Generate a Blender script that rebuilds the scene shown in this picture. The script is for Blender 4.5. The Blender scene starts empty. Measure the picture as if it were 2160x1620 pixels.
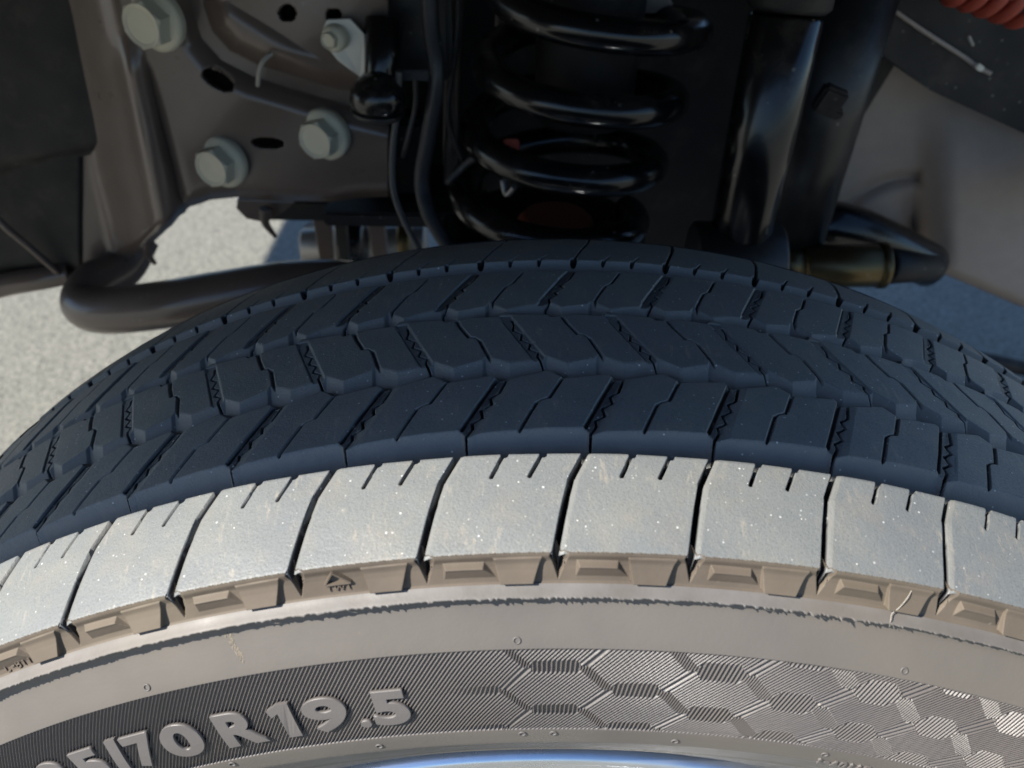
import bpy, bmesh, math, random
import numpy as np
from mathutils import Vector, Matrix, Euler

random.seed(7)
rng = np.random.default_rng(7)
sc = bpy.context.scene
R = math.radians
PI = math.pi

# ------------------------------------------------------------------ camera
CAM = Vector((-0.026053, -0.274366, 0.580480))
ROT = Euler((R(54.40378749), R(-0.73918711), R(0.59063769)), 'XYZ')
FPX = 1855.48
cam_d = bpy.data.cameras.new("camera")
cam = bpy.data.objects.new("camera", cam_d)
sc.collection.objects.link(cam)
cam.location = CAM
cam.rotation_euler = ROT
cam_d.sensor_width = 36
cam_d.lens = FPX / 2160 * 36
cam_d.clip_start = 0.01
cam_d.clip_end = 500
cam_d.dof.use_dof = True
cam_d.dof.focus_distance = 0.32
cam_d.dof.aperture_fstop = 13
sc.camera = cam

# ------------------------------------------------------------------ world and sun
SUN_RAW = Vector((-0.66, -0.36, 0.66))
SUN = SUN_RAW.normalized()
world = bpy.data.worlds.new("World")
sc.world = world
world.use_nodes = True
wn = world.node_tree
sky = wn.nodes.new('ShaderNodeTexSky')
sky.sky_type = 'NISHITA'
sky.sun_disc = False
sky.ozone_density = 6.0
sky.dust_density = 0.4
sky.sun_elevation = math.asin(SUN.z)
sky.sun_rotation = math.atan2(SUN.x, SUN.y) % (2 * PI)
wn.links.new(sky.outputs[0], wn.nodes['Background'].inputs[0])
wn.nodes['Background'].inputs[1].default_value = 0.083
sun_d = bpy.data.lights.new("sun", 'SUN')
sun_d.energy = 5.0
sun_d.angle = R(0.53)
sun_d.color = (1.0, 0.945, 0.86)
sun = bpy.data.objects.new("sun", sun_d)
sc.collection.objects.link(sun)
sun.rotation_euler = SUN.to_track_quat('Z', 'Y').to_euler()
sc.view_settings.view_transform = 'Standard'
sc.view_settings.look = 'None'
sc.view_settings.exposure = 0.95
sc.view_settings.gamma = 1.0

# ------------------------------------------------------------------ helpers
RM = ROT.to_matrix()
def at(px, py, Y):
    """point of the plane y = Y seen at photo pixel (px, py)"""
    d = RM @ Vector(((px - 1080) / FPX, (810 - py) / FPX, -1.0))
    t = (Y - CAM.y) / d.y
    return CAM + d * t

def thing(name, label, cat, loc=(0, 0, 0), group=None):
    o = bpy.data.objects.new(name, None)
    sc.collection.objects.link(o)
    o.location = loc
    o.empty_display_size = 0.02
    o['label'] = label; o['category'] = cat
    if group: o['group'] = group
    return o

def tag(o, label, cat, group=None):
    o['label'] = label; o['category'] = cat
    if group: o['group'] = group
    return o

def link(o, parent=None):
    sc.collection.objects.link(o)
    if parent:
        o.parent = parent
        o.matrix_parent_inverse = Matrix.Translation(parent.location).inverted()
    return o

def np_mesh(name, V, F, mat, parent=None, smooth=True, attr=None):
    """V (n,3) F (m,3|4) arrays -> object"""
    me = bpy.data.meshes.new(name)
    V = np.asarray(V, dtype=np.float32); F = np.asarray(F, dtype=np.int32)
    me.vertices.add(len(V)); me.vertices.foreach_set('co', V.ravel())
    k = F.shape[1]
    me.loops.add(F.size); me.loops.foreach_set('vertex_index', F.ravel())
    me.polygons.add(len(F))
    me.polygons.foreach_set('loop_start', np.arange(0, F.size, k, dtype=np.int32))
    me.update(calc_edges=True)
    if attr is not None:
        for an, av in attr.items():
            a = me.attributes.new(an, 'FLOAT', 'POINT')
            a.data.foreach_set('value', np.asarray(av, dtype=np.float32).ravel())
    if smooth:
        me.polygons.foreach_set('use_smooth', np.ones(len(F), dtype=bool))
    me.validate()
    me.materials.append(mat)
    return link(bpy.data.objects.new(name, me), parent)

def grid_faces(ny, nx, flip=False, wrap=False):
    i = np.arange(ny - 1)[:, None]; j = np.arange(nx if wrap else nx - 1)[None, :]
    j2 = (j + 1) % nx
    a = i * nx + j; b = i * nx + j2; c = (i + 1) * nx + j2; d = (i + 1) * nx + j
    F = np.stack([a, b, c, d], -1).reshape(-1, 4)
    return F[:, ::-1] if flip else F

def grid_obj(name, P3, mat, parent=None, flip=False, wrap=False, smooth=True, attr=None):
    ny, nx = P3.shape[:2]
    return np_mesh(name, P3.reshape(-1, 3), grid_faces(ny, nx, flip, wrap), mat, parent, smooth, attr)

def bm_obj(name, bm, mat, parent=None, smooth=False):
    me = bpy.data.meshes.new(name)
    bmesh.ops.recalc_face_normals(bm, faces=bm.faces)
    bm.to_mesh(me); bm.free()
    if smooth:
        for p in me.polygons: p.use_smooth = True
    me.materials.append(mat)
    return link(bpy.data.objects.new(name, me), parent)

def catmull(pts, n=10):
    pts = [Vector(p) for p in pts]
    P = [pts[0] * 2 - pts[1]] + pts + [pts[-1] * 2 - pts[-2]]
    out = []
    for i in range(1, len(P) - 2):
        for k in range(n):
            t = k / n
            a, b, c, d = P[i - 1], P[i], P[i + 1], P[i + 2]
            out.append(0.5 * ((2 * b) + (c - a) * t + (2 * a - 5 * b + 4 * c - d) * t * t + (3 * b - a - 3 * c + d) * t ** 3))
    out.append(pts[-1])
    return out

def tube(name, pts, rad, mat, parent=None, seg=16, smooth_n=10, caps=True, ripple=None):
    """swept tube; rad is a number or a function of t in 0..1"""
    path = catmull(pts, smooth_n) if smooth_n else [Vector(p) for p in pts]
    n = len(path); V = []
    T0 = (path[1] - path[0]).normalized()
    N = T0.orthogonal().normalized()
    for i, p in enumerate(path):
        T = (path[min(i + 1, n - 1)] - path[max(i - 1, 0)]).normalized()
        N = (N - T * N.dot(T)).normalized(); B = T.cross(N)
        t = i / (n - 1)
        r = rad(t) if callable(rad) else rad
        for k in range(seg):
            a = 2 * PI * k / seg
            V.append(p + (N * math.cos(a) + B * math.sin(a)) * r)
    F = [tuple(x) for x in grid_faces(n, seg, False, True)]
    me = bpy.data.meshes.new(name)
    if caps:
        F.append(tuple(range(seg))[::-1]); F.append(tuple((n - 1) * seg + k for k in range(seg)))
    me.from_pydata([tuple(v) for v in V], [], [tuple(int(q) for q in f) for f in F])
    for p in me.polygons: p.use_smooth = len(p.vertices) == 4
    me.materials.append(mat)
    return link(bpy.data.objects.new(name, me), parent)

def cyl_between(name, a, b, r1, r2, mat, parent=None, seg=32, bev=0.0):
    a = Vector(a); b = Vector(b); d = b - a; L = d.length
    bm = bmesh.new()
    prof = [(0, r1 - bev), (bev, r1), (L - bev, r2), (L, r2 - bev)] if bev else [(0, r1), (L, r2)]
    rings = []
    for z, r in prof:
        rings.append([bm.verts.new((r * math.cos(2 * PI * k / seg), r * math.sin(2 * PI * k / seg), z)) for k in range(seg)])
    for q in range(len(rings) - 1):
        for k in range(seg):
            f = bm.faces.new((rings[q][k], rings[q][(k + 1) % seg], rings[q + 1][(k + 1) % seg], rings[q + 1][k])); f.smooth = True
    bm.faces.new(rings[0][::-1]); bm.faces.new(rings[-1])
    M = Matrix.Translation(a) @ d.to_track_quat('Z', 'Y').to_matrix().to_4x4()
    bmesh.ops.transform(bm, matrix=M, verts=bm.verts)
    return bm_obj(name, bm, mat, parent)

def plate(name, pts3, thick, mat, parent=None, bevel=0.0, direction=Vector((0, 1, 0))):
    """extruded polygon, pts3 in order, thickness along direction"""
    bm = bmesh.new()
    a = [bm.verts.new(p) for p in pts3]
    b = [bm.verts.new(Vector(p) + direction * thick) for p in pts3]
    bm.faces.new(a); bm.faces.new(b[::-1])
    n = len(a)
    for i in range(n):
        bm.faces.new((a[i], b[i], b[(i + 1) % n], a[(i + 1) % n]))
    if bevel:
        bmesh.ops.bevel(bm, geom=list(bm.edges), offset=bevel, segments=2, affect='EDGES', profile=0.6)
    return bm_obj(name, bm, mat, parent)

def box(name, c, s, mat, parent=None, rot=None, bevel=0.0):
    bm = bmesh.new()
    bmesh.ops.create_cube(bm, size=1)
    bmesh.ops.scale(bm, vec=Vector(s), verts=bm.verts)
    if bevel: bmesh.ops.bevel(bm, geom=list(bm.edges), offset=bevel, segments=2, affect='EDGES')
    M = Matrix.Translation(Vector(c)) @ (rot.to_matrix().to_4x4() if rot else Matrix())
    bmesh.ops.transform(bm, matrix=M, verts=bm.verts)
    return bm_obj(name, bm, mat, parent)

# ------------------------------------------------------------------ materials
class Mat:
    def __init__(s, name):
        s.m = bpy.data.materials.new(name); s.m.use_nodes = True
        s.nt = s.m.node_tree; s.b = s.nt.nodes['Principled BSDF']
        s.tc = s.nt.nodes.new('ShaderNodeNewGeometry')
    def n(s, t, **kw):
        nd = s.nt.nodes.new(t)
        for k, v in kw.items():
            if k in ('operation', 'blend_type', 'data_type', 'attribute_name', 'feature', 'distance', 'noise_dimensions', 'clamp'): setattr(nd, k, v)
            else: nd.inputs[k].default_value = v
        return nd
    def l(s, a, b): s.nt.links.new(a, b)
    def noise(s, scale, detail=3, rough=.5, vec=None, dist=0):
        n = s.n('ShaderNodeTexNoise', Scale=scale, Detail=detail, Roughness=rough, Distortion=dist)
        s.l(vec if vec else s.tc.outputs['Position'], n.inputs['Vector']); return n.outputs['Fac']
    def ramp(s, fac, stops):
        r = s.nt.nodes.new('ShaderNodeValToRGB'); e = r.color_ramp.elements
        while len(e) > 1: e.remove(e[-1])
        e[0].position, e[0].color = stops[0][0], (*stops[0][1], 1) if hasattr(stops[0][1], '__len__') else (stops[0][1],) * 3 + (1,)
        for p, c in stops[1:]:
            x = e.new(p); x.color = (*c, 1) if hasattr(c, '__len__') else (c, c, c, 1)
        s.l(fac, r.inputs[0]); return r.outputs[0]
    def mix(s, fac, a, b, bt='MIX'):
        m = s.nt.nodes.new('ShaderNodeMix'); m.data_type = 'RGBA'; m.blend_type = bt
        for v, i in ((fac, 0), (a, 6), (b, 7)):
            if hasattr(v, 'node'): s.l(v, m.inputs[i])
            elif hasattr(v, '__len__'): m.inputs[i].default_value = (*v, 1)
            else: m.inputs[i].default_value = v
        return m.outputs[2]
    def math(s, op, a, b=0.0):
        m = s.nt.nodes.new('ShaderNodeMath'); m.operation = op
        for v, i in ((a, 0), (b, 1)):
            if hasattr(v, 'node'): s.l(v, m.inputs[i])
            else: m.inputs[i].default_value = v
        return m.outputs[0]
    def bump(s, fac, strength, dist=.001, prev=None):
        b = s.n('ShaderNodeBump', Strength=strength, Distance=dist)
        s.l(fac, b.inputs['Height'])
        if prev: s.l(prev, b.inputs['Normal'])
        s.l(b.outputs[0], s.b.inputs['Normal']); return b.outputs[0]
    def col(s, v):
        if hasattr(v, 'node'): s.l(v, s.b.inputs['Base Color'])
        else: s.b.inputs['Base Color'].default_value = (*v, 1)
    def rough(s, v):
        if hasattr(v, 'node'): s.l(v, s.b.inputs['Roughness'])
        else: s.b.inputs['Roughness'].default_value = v

def plain(name, col, rough=.5, metal=0, coat=0, spec=.5):
    m = Mat(name)
    f = m.noise(60, 4, .6)
    cc = m.mix(m.math('MULTIPLY', f, .6), col, tuple(c * .6 for c in col))
    if max(col) < .2:
        cc = m.mix(m.math('MULTIPLY', m.ramp(m.noise(33, 5, .7), [(.52, 0), (.78, 1)]), .22), cc, (.16, .13, .10))
        v = m.n('ShaderNodeTexVoronoi', Scale=140.0); m.l(m.tc.outputs['Position'], v.inputs['Vector'])
        cc = m.mix(m.math('MULTIPLY', m.ramp(v.outputs['Distance'], [(.10, 1), (.2, 0)]), m.ramp(v.outputs['Color'], [(.7, 0), (.8, .55)])), cc, (.2, .18, .15))
    m.col(cc)
    m.rough(m.ramp(m.noise(25, 3), [(.3, max(rough - .06, .02)), (.7, rough + .1)]))
    m.b.inputs['Metallic'].default_value = metal
    m.b.inputs['Coat Weight'].default_value = coat
    m.b.inputs['Coat Roughness'].default_value = .08
    m.b.inputs['Specular IOR Level'].default_value = spec
    return m.m

# worn tread rubber: bloomed grey tops, dusty groove walls, mica and grit
def tread_material():
    m = Mat('tread_rubber')
    at_ = m.n('ShaderNodeAttribute', attribute_name='worn')
    top = at_.outputs['Fac']
    big = m.noise(28, 4, .6)
    fine = m.noise(1500, 2, .6)
    base = m.mix(m.ramp(big, [(.35, 0), (.7, 1)]), (.162, .176, .184), (.194, .204, .199))
    base = m.mix(m.ramp(fine, [(.30, .42), (.5, 0)]), base, (.085, .09, .098))
    # beige dust patches towards the shoulder
    dust = m.math('MULTIPLY', m.ramp(m.noise(60, 5, .65), [(.5, 0), (.75, .38)]), 1.0)
    base = m.mix(dust, base, (.27, .235, .19))
    groove = m.mix(m.noise(90, 4, .6), (.150, .160, .162), (.215, .210, .196))
    base = m.mix(top, groove, base)
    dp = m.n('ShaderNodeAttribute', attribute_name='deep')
    base = m.mix(dp.outputs['Fac'], base, (.022, .022, .026))  # near-black in the cuts: clean rubber plus painted-in shade, keyed to depth
    mp = m.n('ShaderNodeMapping'); m.l(m.tc.outputs['Position'], mp.inputs['Vector']); mp.inputs['Scale'].default_value = (1, .22, 1); mp.inputs['Rotation'].default_value = (0, 0, .5)
    st = m.noise(420, 3, .7, mp.outputs[0])
    base = m.mix(m.math('MULTIPLY', m.math('MULTIPLY', m.ramp(st, [(.56, 0), (.72, .8)]), m.ramp(m.noise(45, 3), [(.42, 0), (.6, 1)])), top), base, (.30, .275, .235))
    v2 = m.n('ShaderNodeTexVoronoi', Scale=310.0); m.l(m.tc.outputs['Position'], v2.inputs['Vector'])
    g2 = m.math('MULTIPLY', m.ramp(v2.outputs['Distance'], [(.07, 1), (.13, 0)]), m.ramp(v2.outputs['Color'], [(.62, 0), (.7, 1)]))
    base = m.mix(m.math('MULTIPLY', g2, .8), base, (.68, .70, .70))
    # bright grains
    vo = m.n('ShaderNodeTexVoronoi', Scale=760.0); m.l(m.tc.outputs['Position'], vo.inputs['Vector'])
    d = m.ramp(vo.outputs['Distance'], [(.12, 1), (.22, 0)])
    sel = m.ramp(vo.outputs['Color'], [(.80, 0), (.95, 1)])
    g = m.math('MULTIPLY', m.math('MULTIPLY', d, sel), top)
    base = m.mix(g, base, (.75, .74, .68))
    m.col(base)
    m.rough(m.ramp(fine, [(.3, .62), (.8, .42)]))
    m.b.inputs['Specular IOR Level'].default_value = .55
    h1 = m.bump(m.noise(1100, 3, .7), .55, .00035)
    m.bump(m.noise(170, 3, .6), .25, .0006, h1)
    return m.m

def side_material(name, a, b, brown, bscale=18, spec=.45, rough=.5):
    m = Mat(name)
    big = m.noise(bscale, 4, .6)
    base = m.mix(m.ramp(big, [(.35, 0), (.65, 1)]), a, b)
    d = m.ramp(m.noise(7, 3, .5, dist=.6), [(.45, 0), (.75, .8)])
    base = m.mix(d, base, brown)
    sp = m.n('ShaderNodeTexVoronoi', Scale=160.0); m.l(m.tc.outputs['Position'], sp.inputs['Vector'])
    s1 = m.ramp(sp.outputs['Distance'], [(.05, 1), (.12, 0)])
    s2 = m.ramp(sp.outputs['Color'], [(.84, 0), (.9, .6)])
    base = m.mix(m.math('MULTIPLY', s1, s2), base, (.42, .38, .32))
    m.col(base)
    m.rough(m.ramp(m.noise(40, 3), [(.3, rough - .05), (.7, rough + .12)]))
    m.b.inputs['Specular IOR Level'].default_value = spec
    h = m.bump(m.noise(900, 2, .6), .22, .0002)
    m.bump(m.noise(70, 3, .6), .2, .0008, h)
    return m.m

M = {}
M['tread'] = tread_material()
M['side'] = side_material('sidewall_rubber', (.117, .106, .096), (.136, .123, .110), (.17, .147, .116))
M['wall'] = side_material('dusty_shoulder_rubber', (.104, .084, .066), (.135, .110, .086), (.17, .142, .102), 40, .3, .6)
M['ridge'] = side_material('scuffed_rib_rubber', (.125, .116, .108), (.158, .149, .143), (.165, .138, .105), 70, .45, .5)
M['band'] = side_material('ribbed_rubber', (.098, .089, .084), (.112, .102, .096), (.13, .112, .095), 20, .6, .42)
M['letter'] = side_material('letter_rubber', (.112, .104, .102), (.126, .117, .113), (.14, .125, .113), 20, .5, .45)
M['inner'] = plain('plain_rubber', (.05, .05, .052), .7)
M['rim'] = plain('polished_aluminium', (.85, .89, .95), .28, 1.0)
M['black'] = plain('gloss_black_paint', (.005, .005, .006), .2, 0, .15, .4)
M['satin'] = plain('satin_black_paint', (.012, .012, .012), .38)
M['frame'] = plain('black_frame_coating', (.145, .106, .083), .33, 0, .35)
M['panel'] = plain('grey_brown_liner', (.40, .33, .275), .6)
M['matte'] = plain('matt_black_plastic', (.0045, .0038, .0042), .6)
M['rubberhose'] = plain('hose_rubber', (.02, .021, .024), .45)
M['cable'] = plain('grey_cable', (.075, .072, .068), .5)
M['zinc'] = plain('dull_zinc', (.60, .56, .43), .55, .1)
M['clip'] = plain('bright_zinc_plate', (.72, .70, .62), .45, .1)
M['gold'] = plain('yellow_passivated_steel', (.13, .10, .05), .36, .85)
M['steel'] = plain('bare_steel', (.28, .27, .26), .4, .7)
M['red'] = plain('red_orange_plastic', (.42, .07, .04), .5)
M['rust'] = plain('orange_rubber_bump_stop', (.30, .08, .035), .6)
M['paint'] = plain('dark_body_paint', (.03, .032, .035), .3, 0, .5)
M['string'] = plain('pale_rubber_whisker', (.38, .35, .30), .6)
M['mud'] = plain('dried_mud', (.215, .185, .145), .9)
# asphalt
m = Mat('asphalt')
a1 = m.noise(130, 4, .75)
vo = m.n('ShaderNodeTexVoronoi', Scale=190.0); m.l(m.tc.outputs['Position'], vo.inputs['Vector'])
c = m.mix(m.ramp(a1, [(.3, 0), (.7, 1)]), (.125, .125, .11), (.30, .295, .255))
stone = m.ramp(vo.outputs['Color'], [(.25, .0), (.9, 1.0)])
c = m.mix(m.math('MULTIPLY', stone, .6), c, (.40, .385, .33))
c = m.mix(m.ramp(m.noise(2.2, 3), [(.4, 0), (.7, .35)]), c, (.22, .235, .19))
c = m.mix(m.ramp(vo.outputs['Distance'], [(.42, 0), (.75, .65)]), c, (.08, .08, .07))
m.col(c); m.rough(.75)
h = m.bump(vo.outputs['Distance'], .5, .003)
m.bump(a1, .5, .003, h)
M['asphalt'] = m.m

# ------------------------------------------------------------------ ground
def ground():
    xs = np.concatenate([[-150, -40, -12], np.linspace(-5, 5, 9), [12, 40, 150]])
    X, Y = np.meshgrid(xs, xs)
    o = grid_obj('ground', np.stack([X, Y, np.full_like(X, -.400)], -1), M['asphalt'], smooth=False)
    o['kind'] = 'structure'
ground()

# ------------------------------------------------------------------ tyre
PIT = 0.0977        # one pitch of the tread pattern, radians
T0 = -0.42647
UM = PIT * 405.0    # mm of arc per pitch
def Rt(v):          # crown profile, v in mm -> radius in m
    return .40842 - .0121 * (np.abs(v) / 100.) ** 3.18

wheel = thing('tyre', 'large worn black truck tyre with grey dusty tread and ribbed sidewall in the foreground', 'tyre')

def sstep(x, a, b):
    t = np.clip((x - a) / (b - a), 0, 1); return t * t * (3 - 2 * t)

def dist_poly(X, Y, pts):
    d = np.full(X.shape, 1e9)
    for (x0, y0), (x1, y1) in zip(pts[:-1], pts[1:]):
        dx, dy = x1 - x0, y1 - y0; L = dx * dx + dy * dy
        t = np.clip(((X - x0) * dx + (Y - y0) * dy) / L, 0, 1)
        d = np.minimum(d, np.hypot(X - x0 - t * dx, Y - y0 - t * dy))
    return d

def slot(h, U, V, pts, width, depth, ramp=.32, rep=(-2, -1, 0, 1, 2)):
    """cut a slot along a polyline given in (pitch fraction, mm)"""
    v0 = min(p[1] for p in pts) - 2; v1 = max(p[1] for p in pts) + 2
    rows = (V[:, 0] > v0) & (V[:, 0] < v1)
    if not rows.any(): return h
    X = U[rows] * UM; Y = V[rows]
    d = np.full(X.shape, 1e9)
    for k in rep:
        d = np.minimum(d, dist_poly(X, Y, [((u + k) * UM, v) for u, v in pts]))
    cut = -depth * (1 - sstep(d, width / 2 - ramp / 2, width / 2 + ramp / 2))
    h[rows] = np.minimum(h[rows], cut + np.minimum(h[rows], 0) * .25)
    return h

def pwave(U, pts):
    """periodic piecewise-linear function of u; pts [(u, value)]"""
    us = np.array([p[0] for p in pts]); vs = np.array([p[1] for p in pts])
    us = np.concatenate([us - 1, us, us + 1]); vs = np.tile(vs, 3)
    o = np.argsort(us); return np.interp(np.mod(U, 1.0), us[o], vs[o])

def groove(h, U, V, a, b, sa, sb, D):
    t = np.minimum((V - a) * sa, (b - V) * sb)
    # rounded lips
    t = np.where(t > 0, t, 0)
    t = np.where(t < 1.0, t * t / 2.0, t - .5)
    t = np.clip(t, 0, D)
    return np.minimum(h, -t)

def recess(h, U, V, l0, l1, r0, r1, depth, lw, rw):
    """parallelogram pocket between two slanted lines l and r ((u,v) end points)"""
    lo, hi = sorted((l0[1], l1[1]))
    lu = l0[0] + (V - l0[1]) / (l1[1] - l0[1]) * (l1[0] - l0[0])
    ru = r0[0] + (V - r0[1]) / (r1[1] - r0[1]) * (r1[0] - r0[0])
    for k in (-2, -1, 0, 1, 2):
        dl = (U - lu - k) * UM; dr = (ru + k - U) * UM
        t = np.minimum(dl / lw * depth, dr / rw * depth)
        t = np.clip(t, 0, depth) * ((V > lo - 3) & (V < hi + 3))
        h = np.minimum(h, np.minimum(h, 0) * .0 - t) if False else np.minimum(h, -t)
    return h

# centre line of each block boundary: (v, u)
WARP = [(-100, .015), (-98.5, .028), (-86, .095), (-74.5, .17), (-66, .272), (-57, .335), (-29, .66), (-20, .97),
        (8, .70), (18.8, 1.03), (48, 1.34), (61.5, 1.34), (85, 1.50), (99.5, 1.60)]
def warp(v):
    return np.interp(v, [w[0] for w in WARP], [w[1] for w in WARP])

ZIG2 = [(.665, -28.0), (.643, -31.2), (.601, -36.4), (.524, -38.4), (.540, -42.2), (.450, -44.5), (.468, -48.5), (.383, -50.5), (.391, -53.2), (.338, -56.6), (.335, -61.5)]
ZIG3 = [(.690, 9.5), (.711, 5.9), (.700, 2.2), (.790, -.6), (.775, -4.6), (.865, -7.2), (.847, -10.9), (.935, -13.2), (.925, -15.8), (.971, -20.4), (.99, -23)]
ZIG4 = [(.335, 49.0), (.293, 43.4), (.262, 40.6), (.172, 36.8), (.204, 33.4), (.110, 30.9), (.134, 27.8), (.050, 25.0), (.058, 21.6), (.015, 18.4), (.01, 15.5)]

def tread_height(U, V):
    h = np.zeros(U.shape)
    g1a = np.full(U.shape, -65.6)
    g1b = pwave(U, [(.30, -54.0), (.34, -56.6), (.42, -55.9), (.77, -55.0), (.999, -54.3)])
    h = groove(h, U, V, g1a, g1b, 9, 1.35, 9.0)
    g2a = pwave(U, [(.0, -25.4), (.03, -25.6), (.15, -29.9), (.535, -27.4), (.60, -30.9), (.64, -30.4)])
    g2b = pwave(U, [(.005, -15.2), (.19, -20.3), (.44, -16.3), (.462, -14.0), (.68, -18.8), (.96, -17.0)])
    h = groove(h, U, V, g2a, g2b, 1.1, .7, 4.2)
    g3a = pwave(U, [(.02, 11.7), (.06, 9.6), (.29, 11.6), (.565, 11.0), (.60, 14.2), (.72, 12.6)])
    g3b = pwave(U, [(.045, 22.6), (.17, 18.0), (.43, 20.6), (.462, 23.6), (.64, 17.4), (.78, 19.8), (.99, 21.2)])
    h = groove(h, U, V, g3a, g3b, 1.1, .75, 4.0)
    h = groove(h, U, V, np.full(U.shape, 49.2), np.full(U.shape, 61.2), 2.5, 1.7, 8.0)
    hg = h.copy()
    # rib 1 (outer shoulder)
    gap = [(.295, -63.5), (.272, -66), (.160, -75.4), (.090, -87), (.028, -98.5), (.015, -102)]
    # wide chamfer on the right-hand block
    c = np.interp(V, [g[1] for g in gap[::-1]], [g[0] for g in gap[::-1]])
    for k in (-2, -1, 0, 1, 2):
        d = (U - c - k) * UM
        cham = np.where((d > 0) & (d < 2.5), (2.5 - d) * .42, 0) * (V < -64)
        h = np.minimum(h, -cham)
    ch = h < hg - .01
    hs = h.copy()
    h = slot(h, U, V, gap, 1.6, 8.0, .35)
    h = slot(h, U, V, [(.665, -64), (.552, -74.3)], .95, 6.0, .3)
    h = slot(h, U, V, [(.965, -64), (.846, -74.4)], .95, 6.0, .3)
    for u in (.652, .955):
        h = slot(h, U, V, [(u, -65), (u, -65.9)], 2.1, 2.0, .5)
    # rib 2
    h = recess(h, U, V, (.574, -27.5), (.281, -54.2), (.735, -29), (.455, -56.2), .8, .6, 4.0)
    h = slot(h, U, V, [(.585, -28), (.300, -53.6)], 1.25, 1.8, .6)
    h = slot(h, U, V, ZIG2, .75, 6.5, .3)
    h = slot(h, U, V, [(.150, -28.0), (.019, -39.7)], 1.0, 1.2, .8)
    h = slot(h, U, V, [(.019, -39.7), (-.05, -40.9), (-.091, -42.3)], .5, 2.0, .4)
    h = slot(h, U, V, [(-.091, -42.3), (-.229, -55.4)], 1.0, 1.2, .8)
    # rib 3
    h = recess(h, U, V, (.585, 9), (.868, -18), (.725, 9), (1.010, -17), .55, 1.0, .9)
    h = slot(h, U, V, [(.607, 8), (.880, -17)], .6, .7, .6)
    h = slot(h, U, V, ZIG3, .58, 6.5, .3)
    h = slot(h, U, V, [(.165, 10.5), (.206, 5.9), (.296, -1.6)], 1.1, 1.1, .9)
    h = slot(h, U, V, [(.296, -1.6), (.35, -2.2), (.402, -4.6)], .5, 2.0, .4)
    h = slot(h, U, V, [(.402, -4.6), (.508, -17.2)], 1.1, 1.1, .9)
    # rib 4
    h = recess(h, U, V, (.245, 49), (-.046, 22.6), (.375, 48), (.095, 22), .8, .6, 2.6)
    h = slot(h, U, V, [(.250, 48), (-.036, 23)], .8, .9, .6)
    h = slot(h, U, V, ZIG4, .58, 6.5, .3)
    h = slot(h, U, V, [(.50, 19.0), (.503, 23.4), (.625, 35.4)], .9, 1.2, .8)
    h = slot(h, U, V, [(.625, 35.4), (.694, 38.0)], .5, 2.0, .4)
    h = slot(h, U, V, [(.694, 38.0), (.80, 48.0)], .8, 2.0, .5)
    # rib 5
    h = slot(h, U, V, [(.335, 60), (.36, 64), (.52, 85), (.60, 101)], .9, 5.0, .4)
    h = slot(h, U, V, [(.335, 60), (.345, 62.0)], 2.6, 3.0, 1.0)
    for u in (.655, .965):
        h = slot(h, U, V, [(u, 60), (u + .10, 67.5)], .6, 3.0, .4)
        h = slot(h, U, V, [(u, 60), (u + .01, 61.6)], 1.5, 2.5, .8)
    return h, hg, hs, ch

DV = .22
NU = 176
ribs = [(-99.2, -62.0), (-62.0, -24.0), (-24.0, 16.0), (16.0, 55.0), (55.0, 98.5)]
rib_label = ['sunlit outer shoulder rib', None, None, None, None]
KS = list(range(-4, 13))
for ri, (va, vb) in enumerate(ribs):
    nv = int((vb - va) / DV) + 1
    v = np.linspace(va, vb, nv)
    u = np.linspace(0, 1, NU + 1)
    V = np.repeat(v[:, None], NU + 1, 1)
    U = u[None, :] + warp(v)[:, None]
    h, hg, hs, ch = tread_height(U, V)
    # gentle uneven wear, periodic
    h += .10 * np.sin(2 * PI * (U * 1 + V / 37.)) * np.cos(V / 7.3) * (h > -.2)
    # rounded outer shoulder edge
    if ri == 0:
        h -= np.clip((-98.2 - V) / 1.0, 0, 1) ** 2 * .5
    rad = Rt(V) + h / 1000.
    th = T0 + U * PIT
    P3 = np.stack([rad * np.sin(th), V / 1000., rad * np.cos(th)], -1)
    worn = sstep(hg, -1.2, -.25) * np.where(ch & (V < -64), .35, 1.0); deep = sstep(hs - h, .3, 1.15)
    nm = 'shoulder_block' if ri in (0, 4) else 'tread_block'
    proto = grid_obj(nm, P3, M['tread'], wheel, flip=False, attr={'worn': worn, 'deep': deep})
    for k in KS:
        o = proto if k == KS[0] else bpy.data.objects.new(nm, proto.data)
        if o is not proto: link(o, wheel)
        o.rotation_euler = (0, k * PIT, 0)

# coarse remainder of the tread, away from the camera
th0 = T0 + (KS[0] + .9) * PIT; th1 = T0 + (KS[-1] + 1.1) * PIT
v = np.linspace(-98, 97.5, 40)
th = np.linspace(th1, th0 + 2 * PI, 300)
V, TH = np.meshgrid(v, th, indexing='ij')
hh = np.where((np.abs(V + 62) < 5) | (np.abs(V + 23) < 4) | (np.abs(V - 16) < 4) | (np.abs(V - 55) < 5), -9., -.2)
rad = Rt(V) + hh / 1000
rt = grid_obj('tread_band', np.stack([rad * np.sin(TH), V / 1000., rad * np.cos(TH)], -1), M['tread'], wheel, attr={'worn': (hh > -1) * 1.})
rt['kind'] = 'stuff'

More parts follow.
